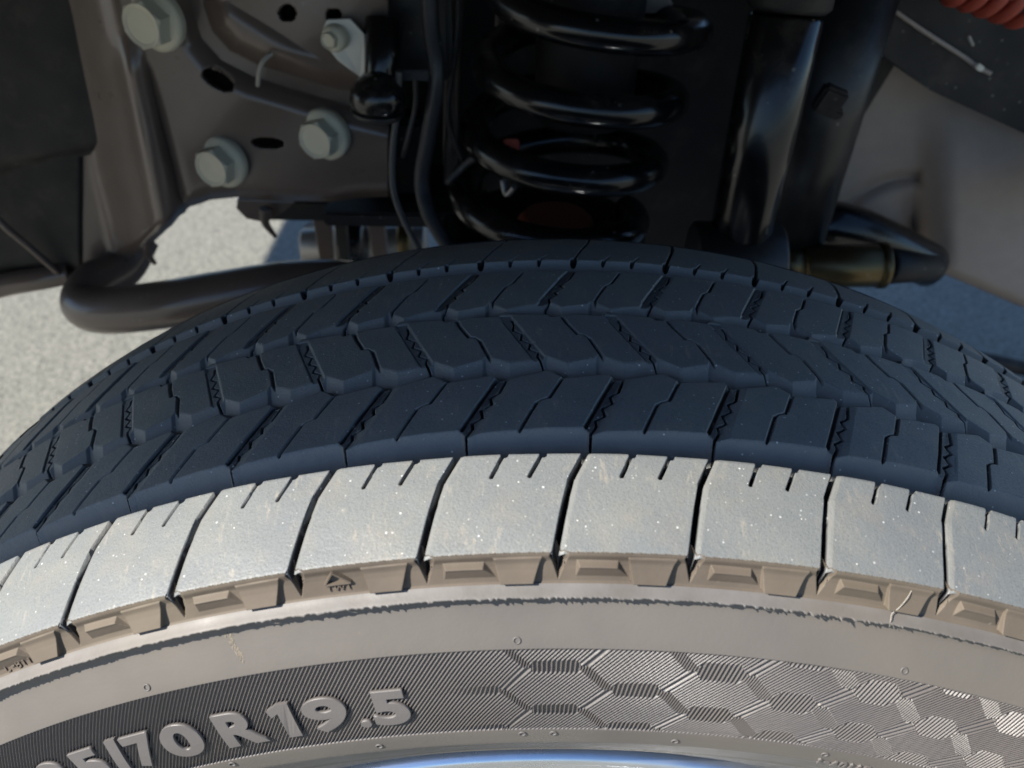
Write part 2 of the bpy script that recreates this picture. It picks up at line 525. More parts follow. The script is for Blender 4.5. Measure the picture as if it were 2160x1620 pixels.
# ---- sidewall profile (r mm, y mm), from shoulder corner to the bead
PROF = [(396.9, -99.2), (388.2, -101.6), (385.0, -102.4), (380.0, -102.9), (375.0, -105.7), (367.3, -109.8), (358, -112.4),
        (347, -114.3), (335.4, -115.0), (325, -113.6), (315.4, -109.2), (305, -102.6), (294, -95.4), (284, -89.2), (275, -83.6), (268, -79.4), (264, -76.5)]
PR = np.array([p[0] for p in PROF])[::-1]; PY = np.array([p[1] for p in PROF])[::-1]
def sm_interp(x):
    # smoothed profile y(r)
    acc = 0
    for dx, w in ((-3, .15), (-1.5, .2), (0, .3), (1.5, .2), (3, .15)):
        acc = acc + w * np.interp(x + dx * np.clip((383 - x) / 6, 0, 1), PR, PY)
    return acc
def side_pt(th, r, off=0):
    """off = mm outward along the surface normal"""
    r = np.asarray(r, float); e = .5
    y = sm_interp(r); dy = (sm_interp(r + e) - sm_interp(r - e)) / (2 * e)
    nl = np.sqrt(1 + dy * dy)
    nr = dy / nl; ny = -1 / nl          # outward normal in (r,y)
    rr = (r + nr * off) / 1000.; yy = (y + ny * off) / 1000.
    return np.stack([rr * np.sin(th), yy, rr * np.cos(th)], -1)

# smooth sidewall rings (below the rub rib, and from ribbed band to bead)
def lathe(name, rs, mat, th_a=0, th_b=2 * PI, n=720, off=0, mirror=False, parent=wheel):
    th = np.linspace(th_a, th_b, n + 1)
    rr, TH = np.meshgrid(np.asarray(rs, float), th, indexing='ij')
    P3 = side_pt(TH, rr, off)
    if mirror: P3[..., 1] *= -1
    return grid_obj(name, P3, mat, parent, flip=mirror)
lathe('upper_sidewall', np.concatenate([[384.9], np.linspace(384.7, 367.9, 24), [367.55]]), M['side'])
# the lower ring carries a faint step
rs = np.linspace(335.0, 263.2, 90)
th = np.linspace(0, 2 * PI, 721)
rr, TH = np.meshgrid(rs, th, indexing='ij')
off = .35 * sstep(rr, 331.5, 333.2) * 0 + .5 * (1 - sstep(np.abs(rr - 326.2), .2, 1.1)) * 0 - .55 * (1 - sstep(rr, 324, 326.5)) + .6 * (1 - sstep(rr, 312.5, 314))
grid_obj('lower_sidewall', side_pt(TH, rr, off), M['side'], wheel)
lathe('inner_sidewall', np.linspace(397, 263, 40), M['inner'], n=240, mirror=True)

# ribbed band, recessed, with hexagon relief in its ribs
def band():
    tha, thb = -.66, .60
    nth, nr = 3700, 150
    th = np.linspace(tha, thb, nth); r = np.linspace(367.62, 334.9, nr)
    RR, TH = np.meshgrid(r, th, indexing='ij')
    k = .00213
    w = np.clip(4.1 + (TH + .03) * 17, 1.2, 8.2)
    wa = np.clip(3.9 + (TH + .03) * 6, 1.2, 5.6)
    fade = sstep(TH, -.135, -.05)
    amp = k * wa / (16.7 - wa)
    SX = .595
    best = np.full(TH.shape, 1e9); second = np.full(TH.shape, 1e9); rc = np.zeros(TH.shape); rc2 = np.zeros(TH.shape)
    H = 16.7
    istop = np.ones(TH.shape, bool)
    for ci in range(-2, 12):
        cx = (-.0335 + .0685 * ci) * 355 * SX
        for rj in range(-3, 4):
            cz = 352.9 + (8.35 if ci % 2 else 0) + rj * H
            X = TH * 355 * SX - cx; Z = RR - cz
            # the columns drift inwards along the ring a little
            d = np.maximum(np.abs(Z), np.abs(Z) * .5 + np.abs(X) * .8660)   # flat-top hexagon metric
            better = d < best
            rc2 = np.where(better, rc, np.where(d < second, cz, rc2))
            second = np.where(better, best, np.minimum(second, d))
            rc = np.where(better, cz, rc)
            istop = np.where(better, np.abs(Z) >= d - 1e-6, istop)
            best = np.where(better, d, best)
    edge = (second - best) / 1.0        # ~ twice the distance to the border
    blend = .5 + .5 * np.clip(edge / np.where(istop, w, w * .42), 0, 1)
    shift = amp * ((RR - rc) * blend + (RR - rc2) * (1 - blend)) * fade
    ph = (TH - k * (RR - 350) - shift) / .00388
    fr = ph - np.floor(ph)
    gth = np.gradient(ph, th, axis=1) / RR; gr_ = np.gradient(ph, r, axis=0)
    gm = np.hypot(gth, gr_)
    # sharp rib: steep lit flank, longer shaded flank
    rib = np.clip(1 - np.abs(fr - .5) / np.clip(gm * .25, .05, .34), 0, 1)
    rib = np.minimum(rib, .7) / .7
    depth = -1.05
    lip = sstep(RR, 334.95, 335.6) * (1 - sstep(RR, 367.0, 367.45))
    off = (depth + .90 * rib) * lip
    grid_obj('ribbed_band', side_pt(TH, RR, off), M['band'], wheel)
band()
lathe('plain_band', np.linspace(367.6, 334.95, 12), M['band'], .60, -.66 + 2 * PI, 360, -.3)

# shoulder wall between the tread corner and the rub rib, one piece per block
WR = np.array([386.2, 387, 388.2, 392, 397]); WY = np.array([-103.0, -102.3, -101.8, -100.4, -99.2])
def in_poly_depth(X, Y, poly):
    """signed distance, positive inside, for a convex polygon (any winding)"""
    n = len(poly); cx = sum(p[0] for p in poly) / n; cy = sum(p[1] for p in poly) / n
    d = np.full(X.shape, 1e9)
    for i in range(n):
        x0, y0 = poly[i]; x1, y1 = poly[(i + 1) % n]
        nx, ny = y1 - y0, x0 - x1; L = math.hypot(nx, ny); nx /= L; ny /= L
        s = 1 if (cx - x0) * nx + (cy - y0) * ny > 0 else -1
        d = np.minimum(d, ((X - x0) * nx + (Y - y0) * ny) * s)
    return d
def wall_mesh(first_wedge=True):
    NUW = 260; NW = 70
    u = np.linspace(0, 1, NUW + 1)[None, :] ; r = np.linspace(397.0, 386.3, NW)[:, None]
    U = np.repeat(u, NW, 0) + .075; RR = np.repeat(r, NUW + 1, 1)
    X = U * UM; off = np.zeros(U.shape)
    P = lambda pts: [(a * UM, b) for a, b in pts]
    # whole wall sits a little in; two wedges stand out of it
    ramp_in = .9 * sstep(396.2 - RR, 0, 3.0)
    off -= ramp_in
    for k in (0, 1):
        if first_wedge:
            d = in_poly_depth(X - k * UM, RR, P([(.185, 393.9), (.495, 393.7), (.575, 388.9), (.18, 387.9)]))
            t = np.clip((RR - 388.9) / 4.8, 0, 1)
            off = np.maximum(off, -ramp_in + np.clip(d * 2.6, 0, 2.5 * t + .02))
        d = in_poly_depth(X - k * UM, RR, P([(.565, 395.4), (.93, 395.6), (.868, 387.9), (.597, 387.9)]))
        t = np.clip((395.5 - RR) / 7., 0, 1)
        off = np.maximum(off, -ramp_in + np.clip(d * 4.5, 0, .5 + 2.1 * t) * (RR > 387.6))
    for k in (-1, 0, 1):
        # notch: triangular pit continuing the sipe
        d = in_poly_depth(X - k * UM, RR, P([(.050, 398.2), (.096, 393.6), (.088, 390.9), (.046, 387.2), (-.022, 395.6), (.005, 398.2)]))
        off = np.where(d > 0, np.minimum(off, -np.clip(d * 5, 0, 4.5)), off)
        d = in_poly_depth(X - k * UM, RR, P([(.045, 398.4), (.118, 398.4), (.134, 394.6), (.110, 386.8), (.050, 386.8), (.096, 392.2)]))
        dd = np.clip((.128 * UM - (X - k * UM)) / 1.6, 0, 1)
        off = np.where(d > 0, np.minimum(off, -ramp_in - dd * .75), off)
    # fillet into the rub rib
    off += .9 * (1 - sstep(RR, 386.2, 387.6))
    # crumbly top edge
    th = T0 + U * PIT
    y = np.interp(RR, WR, WY)
    yy = (y - off) / 1000.
    rr = RR / 1000.
    edge = .25 * np.sin(X * 3.1) * np.sin(X * 1.37 + 1) + .15 * np.sin(X * 7.7)
    rr = rr + (sstep(RR, 396.2, 397) * edge * .0008)
    P3 = np.stack([rr * np.sin(th), yy, rr * np.cos(th)], -1)
    return P3
proto = grid_obj('shoulder_wall', wall_mesh(True), M['wall'], wheel)
proto2 = grid_obj('shoulder_wall', wall_mesh(False), M['wall'], wheel)
for k in range(-5, 13):
    base = proto2 if k == 2 else proto
    o = base if k in (-5, 2) else bpy.data.objects.new('shoulder_wall', base.data)
    if k not in (-5, 2): link(o, wheel)
    o.rotation_euler = (0, k * PIT, 0)
    if k == 2: o['label'] = 'shoulder wall piece with the raised triangle and TWI letters'
wall_rest = np.linspace(T0 + (13 + .075) * PIT, T0 + (-5 + .075) * PIT + 2 * PI, 300)
rr, TH = np.meshgrid(np.linspace(397, 386.3, 6), wall_rest, indexing='ij')
yy = np.interp(rr, WR, WY)
grid_obj('plain_shoulder_wall', np.stack([rr / 1000 * np.sin(TH), yy / 1000, rr / 1000 * np.cos(TH)], -1), M['wall'], wheel)

# rub rib: rounded bead with a torn lip
def rub_rib():
    n = 4200
    th = np.concatenate([np.linspace(-.72, .72, n)])
    def make(th, name):
        nn = len(th)
        prof = [(387.2, -102.0), (386.8, -102.5), (386.4, -103.1), (386.05, -103.8), (385.7, -104.5), (385.45, -105.1), (385.25, -105.4), (385.05, -105.3), (384.85, -104.4), (384.65, -103.3), (384.4, -102.1)]
        # noise for burrs, low at the left and rough right of centre
        t = th
        fine = np.interp(np.arange(nn), np.arange(0, nn, 5), rng.random(len(np.arange(0, nn, 5))))
        fine2 = np.interp(np.arange(nn), np.arange(0, nn, 14), rng.random(len(np.arange(0, nn, 14))))
        rough = .20 + .22 * np.exp(-((t + .03) / .09) ** 2) + .55 * np.exp(-((t - .17) / .055) ** 2) + .15 * np.exp(-((t + .2) / .05) ** 2)
        P3 = np.zeros((len(prof), nn, 3))
        for i, (r, y) in enumerate(prof):
            wgt = {5: .5, 6: 1.0, 7: 1.0, 8: .5}.get(i, 0)
            b = (fine ** 3 * 1.1 + fine2 ** 2 * .6) * rough * wgt
            rr = (r - b * 1.0) / 1000.; yy = (y - b * 1.7) / 1000.
            P3[i, :, 0] = rr * np.sin(t); P3[i, :, 1] = yy; P3[i, :, 2] = rr * np.cos(t)
        return grid_obj(name, P3, M['ridge'], wheel)
    make(th, 'rub_rib')
    make(np.linspace(.72, 2 * PI - .72, 300), 'rub_rib')
rub_rib()

# whiskers of rubber hanging from the torn lip
def whisker(th, r0, ln, lean, rad=.00013, out=1.2):
    a = Vector(side_pt(th, r0 + .6, 1.0)); 
    b = Vector(side_pt(th + lean * .4, r0 - ln * .5, out + .6)); c = Vector(side_pt(th + lean, r0 - ln, out))
    return tube('rubber_whisker', [a, b, c], lambda t: rad * (1.1 - .8 * t), M['string'], wheel, seg=6, smooth_n=5)
for th_, ln, lean in [(-.26, 3.4, .012), (-.268, 2.2, .005), (-.195, 3.2, .010), (-.188, 1.6, .006), (-.02, 1.6, .006), (.075, 2.4, .012), (.12, 2.6, .012),
                      (.15, 2.2, .006), (.165, 3.2, .012), (.178, 2.4, .01), (.20, 2.8, .01), (.215, 1.8, .008), (.226, 3.0, .008), (-.12, 1.3, .004)]:
    whisker(th_, 384.6, ln, lean)
# long hair across the wall at the right
wp = [side_pt(th_, r_, o_) for th_, r_, o_ in [(.2345, 396.6, -.2), (.2335, 395.4, -.2), (.230, 392.6, 1.2), (.2265, 389.4, 1.6), (.2232, 387.2, 1.6), (.2222, 385.6, 2.8), (.2258, 383.0, 2.0)]]
tube('rubber_hair', [Vector(p) for p in wp], .00014, M['string'], wheel, seg=8)

# vent nubs: small raised rings
def nub(th, r, R0=1.15, rt=.26):
    c = Vector(side_pt(th, r, .12)); n = (Vector(side_pt(th, r, 1)) - Vector(side_pt(th, r, 0))).normalized()
    q = n.to_track_quat('Z', 'Y')
    pts = [c + q @ Vector((math.cos(a) * R0 / 1000, math.sin(a) * R0 / 1000, 0)) for a in np.linspace(0, 2 * PI, 21)]
    o = tube('vent_nub', pts, rt / 1000, M['letter'], wheel, seg=8, smooth_n=0, caps=False)
    return o
for th_, r_ in [(-.0639, 370.0), (-.3821, 370.2), (.2538, 370.0), (-.0639, 332.9), (-.035, 333.0), (-.3528, 333.1), (.0812, 330.0), (.2277, 332.1), (-.2028, 330.4), (-.70, 370.), (.57, 370.)]:
    nub(th_, r_, 1.0)

# raised lettering: real glyph outlines, extruded and wrapped on to the sidewall
def glyph(ch, name, th_a, th_b, r_lo, r_hi, hgt, base, bold, mat, parent, lean=0.0, sub=9):
    cu = bpy.data.curves.new('glyph', 'FONT'); cu.body = ch; cu.size = 1; cu.offset = bold; cu.resolution_u = 10
    cu.fill_mode = 'BOTH'; cu.extrude = .05
    ob = bpy.data.objects.new('glyph', cu); sc.collection.objects.link(ob)
    dg = bpy.context.evaluated_depsgraph_get()
    me = bpy.data.meshes.new_from_object(ob.evaluated_get(dg))
    bpy.data.objects.remove(ob)
    bm = bmesh.new(); bm.from_mesh(me)
    bmesh.ops.remove_doubles(bm, verts=bm.verts, dist=1e-4)
    x0 = min(v.co.x for v in bm.verts); x1 = max(v.co.x for v in bm.verts)
    y0 = min(v.co.y for v in bm.verts); y1 = max(v.co.y for v in bm.verts)
    for ax, a, b in ((0, x0, x1), (1, y0, y1)):
        for i in range(1, sub):
            co = [0, 0, 0]; no = [0, 0, 0]; co[ax] = a + (b - a) * i / sub; no[ax] = 1
            bmesh.ops.bisect_plane(bm, geom=bm.verts[:] + bm.edges[:] + bm.faces[:], plane_co=co, plane_no=no)
    for v in bm.verts:
        fx = (v.co.x - x0) / (x1 - x0); fy = (v.co.y - y0) / (y1 - y0)
        th = th_a + (th_b - th_a) * fx + lean * (fy - .5); r = r_lo + (r_hi - r_lo) * fy
        o = base + (hgt if v.co.z > 0 else 0)
        v.co = Vector(side_pt(th, r, o))
    return bm_obj(name, bm, mat, parent)
LET = [('2', -.585, -.550, 0), ('2', -.5425, -.5075, 0), ('5', -.4985, -.4655, 0), ('/', -.462, -.440, -.006), ('7', -.436, -.4045, 0), ('0', -.3985, -.3585, 0),
       ('R', -.3395, -.2975, 0), ('1', -.287, -.2655, 0), ('9', -.2560, -.2165, 0), ('.', -.2085, -.1985, 0), ('5', -.1945, -.1610, 0)]
for ch, a, b, lean in LET:
    if ch == '1':
        out = [(.42, 0), (1, 0), (1, 1), (.52, 1), (0, .86), (.10, .66), (.42, .76)]
        bm = bmesh.new(); up, dn = [], []
        W_ = b - a
        dense = []
        for i in range(len(out)):
            (xa, ya), (xb, yb) = out[i], out[(i + 1) % len(out)]
            for q in range(4): dense.append((xa + (xb - xa) * q / 4, ya + (yb - ya) * q / 4))
        for x, y in dense:
            up.append(bm.verts.new(side_pt(a + W_ * x, 342.2 + 14 * y, .85))); dn.append(bm.verts.new(side_pt(a + W_ * x, 342.2 + 14 * y, -.9)))
        f = bm.faces.new(up)
        for i in range(len(up)): bm.faces.new((up[i], dn[i], dn[(i + 1) % len(up)], up[(i + 1) % len(up)]))
        bmesh.ops.triangulate(bm, faces=[f])
        o = bm_obj('raised_letter', bm, M['letter'], wheel)
    elif ch == '/':
        # plain slanted bar
        n = 12; A = []; 
        bm = bmesh.new(); rows = []
        for i in range(n + 1):
            f = i / n; r = 342.0 + 14.8 * f
            ta = -.4590 + .0085 * f; tb = ta + .0115
            rows.append([bm.verts.new(side_pt(t_, r, o_)) for t_, o_ in ((ta, -.8), (ta, .85), (tb, .85), (tb, -.8))])
        for i in range(n):
            for q in range(3): bm.faces.new((rows[i][q], rows[i][q + 1], rows[i + 1][q + 1], rows[i + 1][q]))
        bm.faces.new(rows[0]); bm.faces.new(rows[-1][::-1])
        o = bm_obj('raised_slash', bm, M['letter'], wheel)
    else:
        hi = 356.2; lo = 342.2
        if ch == '.': hi = 345.0
        o = glyph(ch, 'raised_letter', a, b, lo, hi, 1.65, -.8, .028 if ch in '.9' else .040, M['letter'], wheel, lean)
    o['label'] = 'raised sidewall character %s' % ch
# small TWI mark on the shoulder wall
def wall_pt(th, r, off):
    y = float(np.interp(r, WR, WY)) + .9 * min(max((396.2 - r) / 3., 0), 1)
    return Vector((r / 1000 * math.sin(th), (y - off) / 1000, r / 1000 * math.cos(th)))
def wall_bar(name, pts, w=.38, hgt=.7, parent=wheel):
    bm = bmesh.new()
    for (t0_, r0_), (t1_, r1_) in zip(pts[:-1], pts[1:]):
        dx = (t1_ - t0_) * 390; dy = r1_ - r0_; L = math.hypot(dx, dy); nx, ny = -dy / L * w / 2, dx / L * w / 2
        q = [(t0_ + nx / 390, r0_ + ny), (t1_ + nx / 390, r1_ + ny), (t1_ - nx / 390, r1_ - ny), (t0_ - nx / 390, r0_ - ny)]
        a = [bm.verts.new(wall_pt(t, r, -.3)) for t, r in q]; b = [bm.verts.new(wall_pt(t, r, hgt)) for t, r in q]
        bm.faces.new(a); bm.faces.new(b[::-1])
        for i in range(4): bm.faces.new((a[i], b[i], b[(i + 1) % 4], a[(i + 1) % 4]))
    return bm_obj(name, bm, M['wall'], parent)
wall_bar('wear_triangle', [(-.1970, 395.3), (-.2055, 391.2), (-.1855, 391.2), (-.1970, 395.3)], .5, 1.2)
wall_bar('wear_letters', [(-.2060, 390.6), (-.2005, 390.6)], .34, .6)
wall_bar('wear_letters', [(-.2030, 390.6), (-.2032, 388.9)], .34, .6)
wall_bar('wear_letters', [(-.1988, 390.7), (-.1975, 388.9), (-.1952, 390.5), (-.1932, 388.9), (-.1912, 390.7)], .34, .6)
wall_bar('wear_letters', [(-.1882, 390.7), (-.1876, 388.9)], .34, .6)

# mould code at the left and at the lower right
def stroke_text(s, th_a, dth, r_lo, hgt, wgt, mat, hh=.5, fn=None):
    fn = fn or side_pt
    S = {'L': [[(0, 1), (0, 0), (.6, 0)]], '-': [[(0, .5), (.6, .5)]], 'B': [[(0, 0), (0, 1), (.5, 1), (.6, .75), (.5, .5), (0, .5)], [(.5, .5), (.65, .25), (.5, 0), (0, 0)]],
         '1': [[(.1, .75), (.35, 1), (.35, 0)]], '5': [[(.6, 1), (0, 1), (0, .55), (.45, .55), (.6, .3), (.45, 0), (0, 0)]], 'A': [[(0, 0), (.3, 1), (.6, 0)], [(.12, .35), (.48, .35)]],
         '0': [[(.1, 0), (0, .5), (.1, 1), (.5, 1), (.6, .5), (.5, 0), (.1, 0)]]}
    bm = bmesh.new()
    for i, ch in enumerate(s):
        for line in S.get(ch, []):
            P_ = [(th_a + dth * (i + x), r_lo + hgt * y) for x, y in line]
            for (t0_, r0_), (t1_, r1_) in zip(P_[:-1], P_[1:]):
                dx = (t1_ - t0_) * r_lo; dy = r1_ - r0_; L = math.hypot(dx, dy); nx, ny = -dy / L * wgt / 2, dx / L * wgt / 2
                q = [(t0_ + nx / r_lo, r0_ + ny), (t1_ + nx / r_lo, r1_ + ny), (t1_ - nx / r_lo, r1_ - ny), (t0_ - nx / r_lo, r0_ - ny)]
                a = [bm.verts.new(fn(t, r, -.4)) for t, r in q]; b = [bm.verts.new(fn(t, r, hh)) for t, r in q]
                bm.faces.new(a); bm.faces.new(b[::-1])
                for k in range(4): bm.faces.new((a[k], b[k], b[(k + 1) % 4], a[(k + 1) % 4]))
    return bm_obj('mould_code', bm, mat, wheel)
stroke_text('L-B1115', -.4985, .0060, 387.9, 2.1, .30, M['wall'], .55, wall_pt)
stroke_text('1-A0115', .2255, .0085, 326.2, 3.0, .5, M['letter'], .6)

# mud splash on the smooth sidewall
bm = bmesh.new()
for i in range(70):
    f = random.random(); th_ = -.2965 + .006 * f + random.gauss(0, .0012); r_ = 380.5 - 9.0 * f
    n_ = random.choice((5, 6, 7)); rad_ = random.uniform(.12, .5)
    c0 = [bm.verts.new(side_pt(th_ + math.cos(a) * rad_ * random.uniform(.6, 1) / r_, r_ + math.sin(a) * rad_ * 1.5, .02)) for a in np.linspace(0, 2 * PI, n_, endpoint=False)]
    top = bm.verts.new(side_pt(th_, r_, .18))
    for k in range(n_): bm.faces.new((c0[k], c0[(k + 1) % n_], top))
o = bm_obj('dried_mud_splash', bm, M['mud'], wheel); o['kind'] = 'stuff'

# rim: rolled aluminium flange and barrel
def rim():
    prof = [(266.0, -70), (266.5, -74), (266.0, -78.0), (264.2, -81.2), (261.5, -82.2), (259.0, -80.6), (257.5, -77), (256.0, -70), (254.5, -63), (251, -57), (243, -52), (238, -40), (236, 0), (240, 60), (262, 80)]
    th = np.linspace(0, 2 * PI, 481)
    P = catmull([Vector((r, y, 0)) for r, y in prof], 4)
    P3 = np.zeros((len(P), 481, 3))
    for i, q in enumerate(P):
        P3[i, :, 0] = q.x / 1000 * np.sin(th); P3[i, :, 1] = q.y / 1000; P3[i, :, 2] = q.x / 1000 * np.cos(th)
    grid_obj('rim', P3, M['rim'], wheel)
    # wheel disc with hand holes
    bm = bmesh.new()
    nseg = 80
    rings = []
    for r, y in [(240, -40), (225, -30), (200, -15), (170, -5), (140, 0), (110, -4), (0, -4)]:
        if r == 0: rings.append([bm.verts.new((0, y / 1000, 0))] * nseg)
        else: rings.append([bm.verts.new((r / 1000 * math.sin(2 * PI * k / nseg), y / 1000, r / 1000 * math.cos(2 * PI * k / nseg))) for k in range(nseg)])
    for i in range(len(rings) - 1):
        for k in range(nseg):
            if i == 2 and k % 10 in (3, 4, 5): continue
            vs = [rings[i][k], rings[i][(k + 1) % nseg], rings[i + 1][(k + 1) % nseg], rings[i + 1][k]]
            vs = list(dict.fromkeys(vs))
            bm.faces.new(vs)
    bm_obj('wheel_disc', bm, M['rim'], wheel, True)
    # valve stem just at the lower edge of the picture
rim()

# ------------------------------------------------------------------ underbody
YB = .335
# --- frame bracket plate with folds, holes, bolts
def outline(px, pts):
    return float(np.interp(px, [p[0] for p in pts], [p[1] for p in pts]))
bracket = thing('suspension_bracket', 'dark pressed steel bracket plate with pale hex bolts at upper left', 'bracket', at(500, 300, YB))
def bracket_plate():
    bot = [(98, 330), (120, 450), (150, 540), (168, 572), (200, 570), (250, 548), (300, 522), (335, 488), (365, 450), (400, 425), (440, 410), (500, 404), (560, 410), (620, 413), (700, 414), (760, 405), (820, 404)]
    nx, ny = 240, 200
    P3 = np.zeros((ny, nx, 3))
    holes = [(610, 25, 17, 17, 0), (707, 30, 15, 14, 0), (462, 168, 36, 13, 32), (568, 297, 34, 11, 4)]
    keep = np.ones((ny, nx), bool)
    for j in range(nx):
        px = 98 + (820 - 98) * j / (nx - 1)
        b = outline(px, bot); t = -60.0
        for i in range(ny):
            py = t + (b - t) * i / (ny - 1)
            # embossed channel from top, curving right
            cx = [(415, -60), (420, 10), (440, 70), (480, 115), (540, 145), (640, 175), (740, 205), (830, 230)]
            d = 1e9
            for (xa, ya), (xb, yb) in zip(cx[:-1], cx[1:]):
                L = (xb - xa) ** 2 + (yb - ya) ** 2; tt = min(max(((px - xa) * (xb - xa) + (py - ya) * (yb - ya)) / L, 0), 1)
                d = min(d, math.hypot(px - xa - tt * (xb - xa), py - ya - tt * (yb - ya)))
            Y = YB
            Y += .013 * (1 - float(sstep(d, 14, 62)))           # channel pressed in
            up = px - (430 + max(py, 0) * 1.6)
            Y += .004 * float(sstep(up, 0, 60))
            # vertical fold at left
            fx = 235 + (py - 100) * .20
            Y += .045 * (1 - float(sstep(px, fx - 95, fx + 45)))
            Y -= .010 * math.exp(-((px - fx - 42) / 20.) ** 2) * float(sstep(py, 60, 160))
            fx2 = 262 + (py - 100) * .27
            Y += .006 * math.exp(-((px - fx2 - 34) / 16.) ** 2) * float(sstep(py, 90, 200))
            # rolled lower edge
            Y += .020 * float(sstep(py, b - 26, b)) ** 2 * float(sstep(px, 180, 380))
            Y += .0015 * math.sin(px / 60.) * math.sin(py / 45.)
            P3[i, j] = at(px, py, Y)
            for hx, hy, ra, rb, rot in holes:
                c_, s_ = math.cos(R(rot)), math.sin(R(rot)); ddx, ddy = px - hx, py - hy
                if ((ddx * c_ + ddy * s_) / ra) ** 2 + ((-ddx * s_ + ddy * c_) / rb) ** 2 < 1: keep[i, j] = False
    F = grid_faces(ny, nx)
    F = F[keep.reshape(-1)[F].all(1)]
    o = np_mesh('bracket_plate', P3.reshape(-1, 3), F, M['frame'], bracket)
    sol = o.modifiers.new('thickness', 'SOLIDIFY'); sol.thickness = .005; sol.offset = -1
bracket_plate()
# dark box section behind the plate holes
plate('box_section', [at(420, -80, YB + .05), at(830, -80, YB + .05), at(830, 360, YB + .05), at(420, 330, YB + .05)], .04, M['matte'], bracket)

def hex_bolt(px, py, rp, rh, Y, mat, parent, tilt=(0, 0, 0), head_h=.011, group=None, off=(-9, 6)):
    """flanged hex bolt facing the camera side; rp flange radius px, rh head radius px"""
    c = at(px, py, Y)
    sc_ = (c - CAM).length / FPX
    r1 = rp * sc_; r2 = rh * sc_
    root = bpy.data.objects.new('hex_bolt', None)
    sc.collection.objects.link(root); root.empty_display_size = .01
    root.parent = parent; root.matrix_parent_inverse = Matrix.Translation(parent.location).inverted()
    root.location = c
    n = (Vector((-.42, -1, -.02)) + Vector(tilt) * .3).normalized()
    q = n.to_track_quat('Z', 'Y').to_matrix().to_4x4()
    def add(bm, nm):
        bmesh.ops.transform(bm, matrix=q, verts=bm.verts)
        me = bpy.data.meshes.new(nm); bmesh.ops.recalc_face_normals(bm, faces=bm.faces); bm.to_mesh(me); bm.free(); me.materials.append(mat)
        o = bpy.data.objects.new(nm, me); sc.collection.objects.link(o); o.parent = root
    bm = bmesh.new(); seg = 40; prev = None
    for z, r in ((-.004, r1 * .96), (0, r1), (.0022, r1 * .985), (.0035, r1 * .9), (.0050, r1 * .70)):
        ring = [bm.verts.new((r * math.cos(2 * PI * k / seg), r * math.sin(2 * PI * k / seg), z)) for k in range(seg)]
        if prev:
            for k in range(seg):
                f = bm.faces.new((prev[k], prev[(k + 1) % seg], ring[(k + 1) % seg], ring[k])); f.smooth = True
        prev = ring
    bm.faces.new(prev)
    add(bm, 'flange')
    bm = bmesh.new(); prev = None
    for z, r, hx in ((.004, r2, 1), (head_h - .0016, r2, 1), (head_h, r2 * .86, 0), (head_h - .0006, r2 * .74, 0), (head_h - .0010, r2 * .70, 0)):
        ring = []
        for k in range(36):
            a = 2 * PI * k / 36 + .3
            rr = r
            if hx: rr = r * math.cos(PI / 6) / math.cos(((a - .3) % (PI / 3)) - PI / 6)
            ring.append(bm.verts.new((rr * math.cos(a), rr * math.sin(a), z)))
        if prev:
            for k in range(36): bm.faces.new((prev[k], prev[(k + 1) % 36], ring[(k + 1) % 36], ring[k]))
        prev = ring
    bm.faces.new(prev)
    add(bm, 'bolt_head')
    return root
hex_bolt(331, 42, 57, 45, YB - .006, M['zinc'], bracket, (.15, 0, -.05), .016)['label'] = 'topmost large pale hex bolt'
hex_bolt(687, 283, 52, 40, YB - .004, M['zinc'], bracket, (.1, 0, -.05), .015)['label'] = 'right large pale hex bolt'
hex_bolt(471, 341, 52, 40, YB - .004, M['zinc'], bracket, (.1, 0, -.05), .015)['label'] = 'lower left large pale hex bolt'
# pale clip plate with its small bolt
clip = plate('clip_plate', [at(680, 62, YB - .012), at(690, 42, YB - .012), at(738, 40, YB - .012), at(768, 72, YB - .012), at(772, 150, YB - .010), at(760, 163, YB - .008), at(712, 128, YB - .010), at(684, 92, YB - .012)], .003, M['clip'], bracket, .0006)
hex_bolt(706, 80, 26, 17, YB - .014, M['zinc'], bracket, (.1, 0, 0), .009)['label'] = 'small bolt on the bright clip plate'
# plastic tail of a cable tie
tube('tie_tail', [at(574, 112, YB - .008), at(556, 128, YB - .012), at(547, 150, YB - .012), at(544, 180, YB - .006)], .0016, M['string'], bracket, seg=8)
# fir-tree clips under the bracket
for px, py, dx, dy in ((560, 470, 22, 30), (312, 535, 16, 22)):
    tube('push_clip', [at(px, py - 30, YB + .02), at(px, py, YB + .02), at(px + dx, py + dy, YB + .02)], lambda t: .0045 * (1.15 - t * .8), M['frame'], bracket, seg=8)
plate('lower_flange', [at(500, 420, YB + .03), at(625, 425, YB + .03), at(600, 445, YB + .03), at(560, 470, YB + .03), at(520, 462, YB + .03), at(498, 440, YB + .03)], .01, M['frame'], bracket, .001)

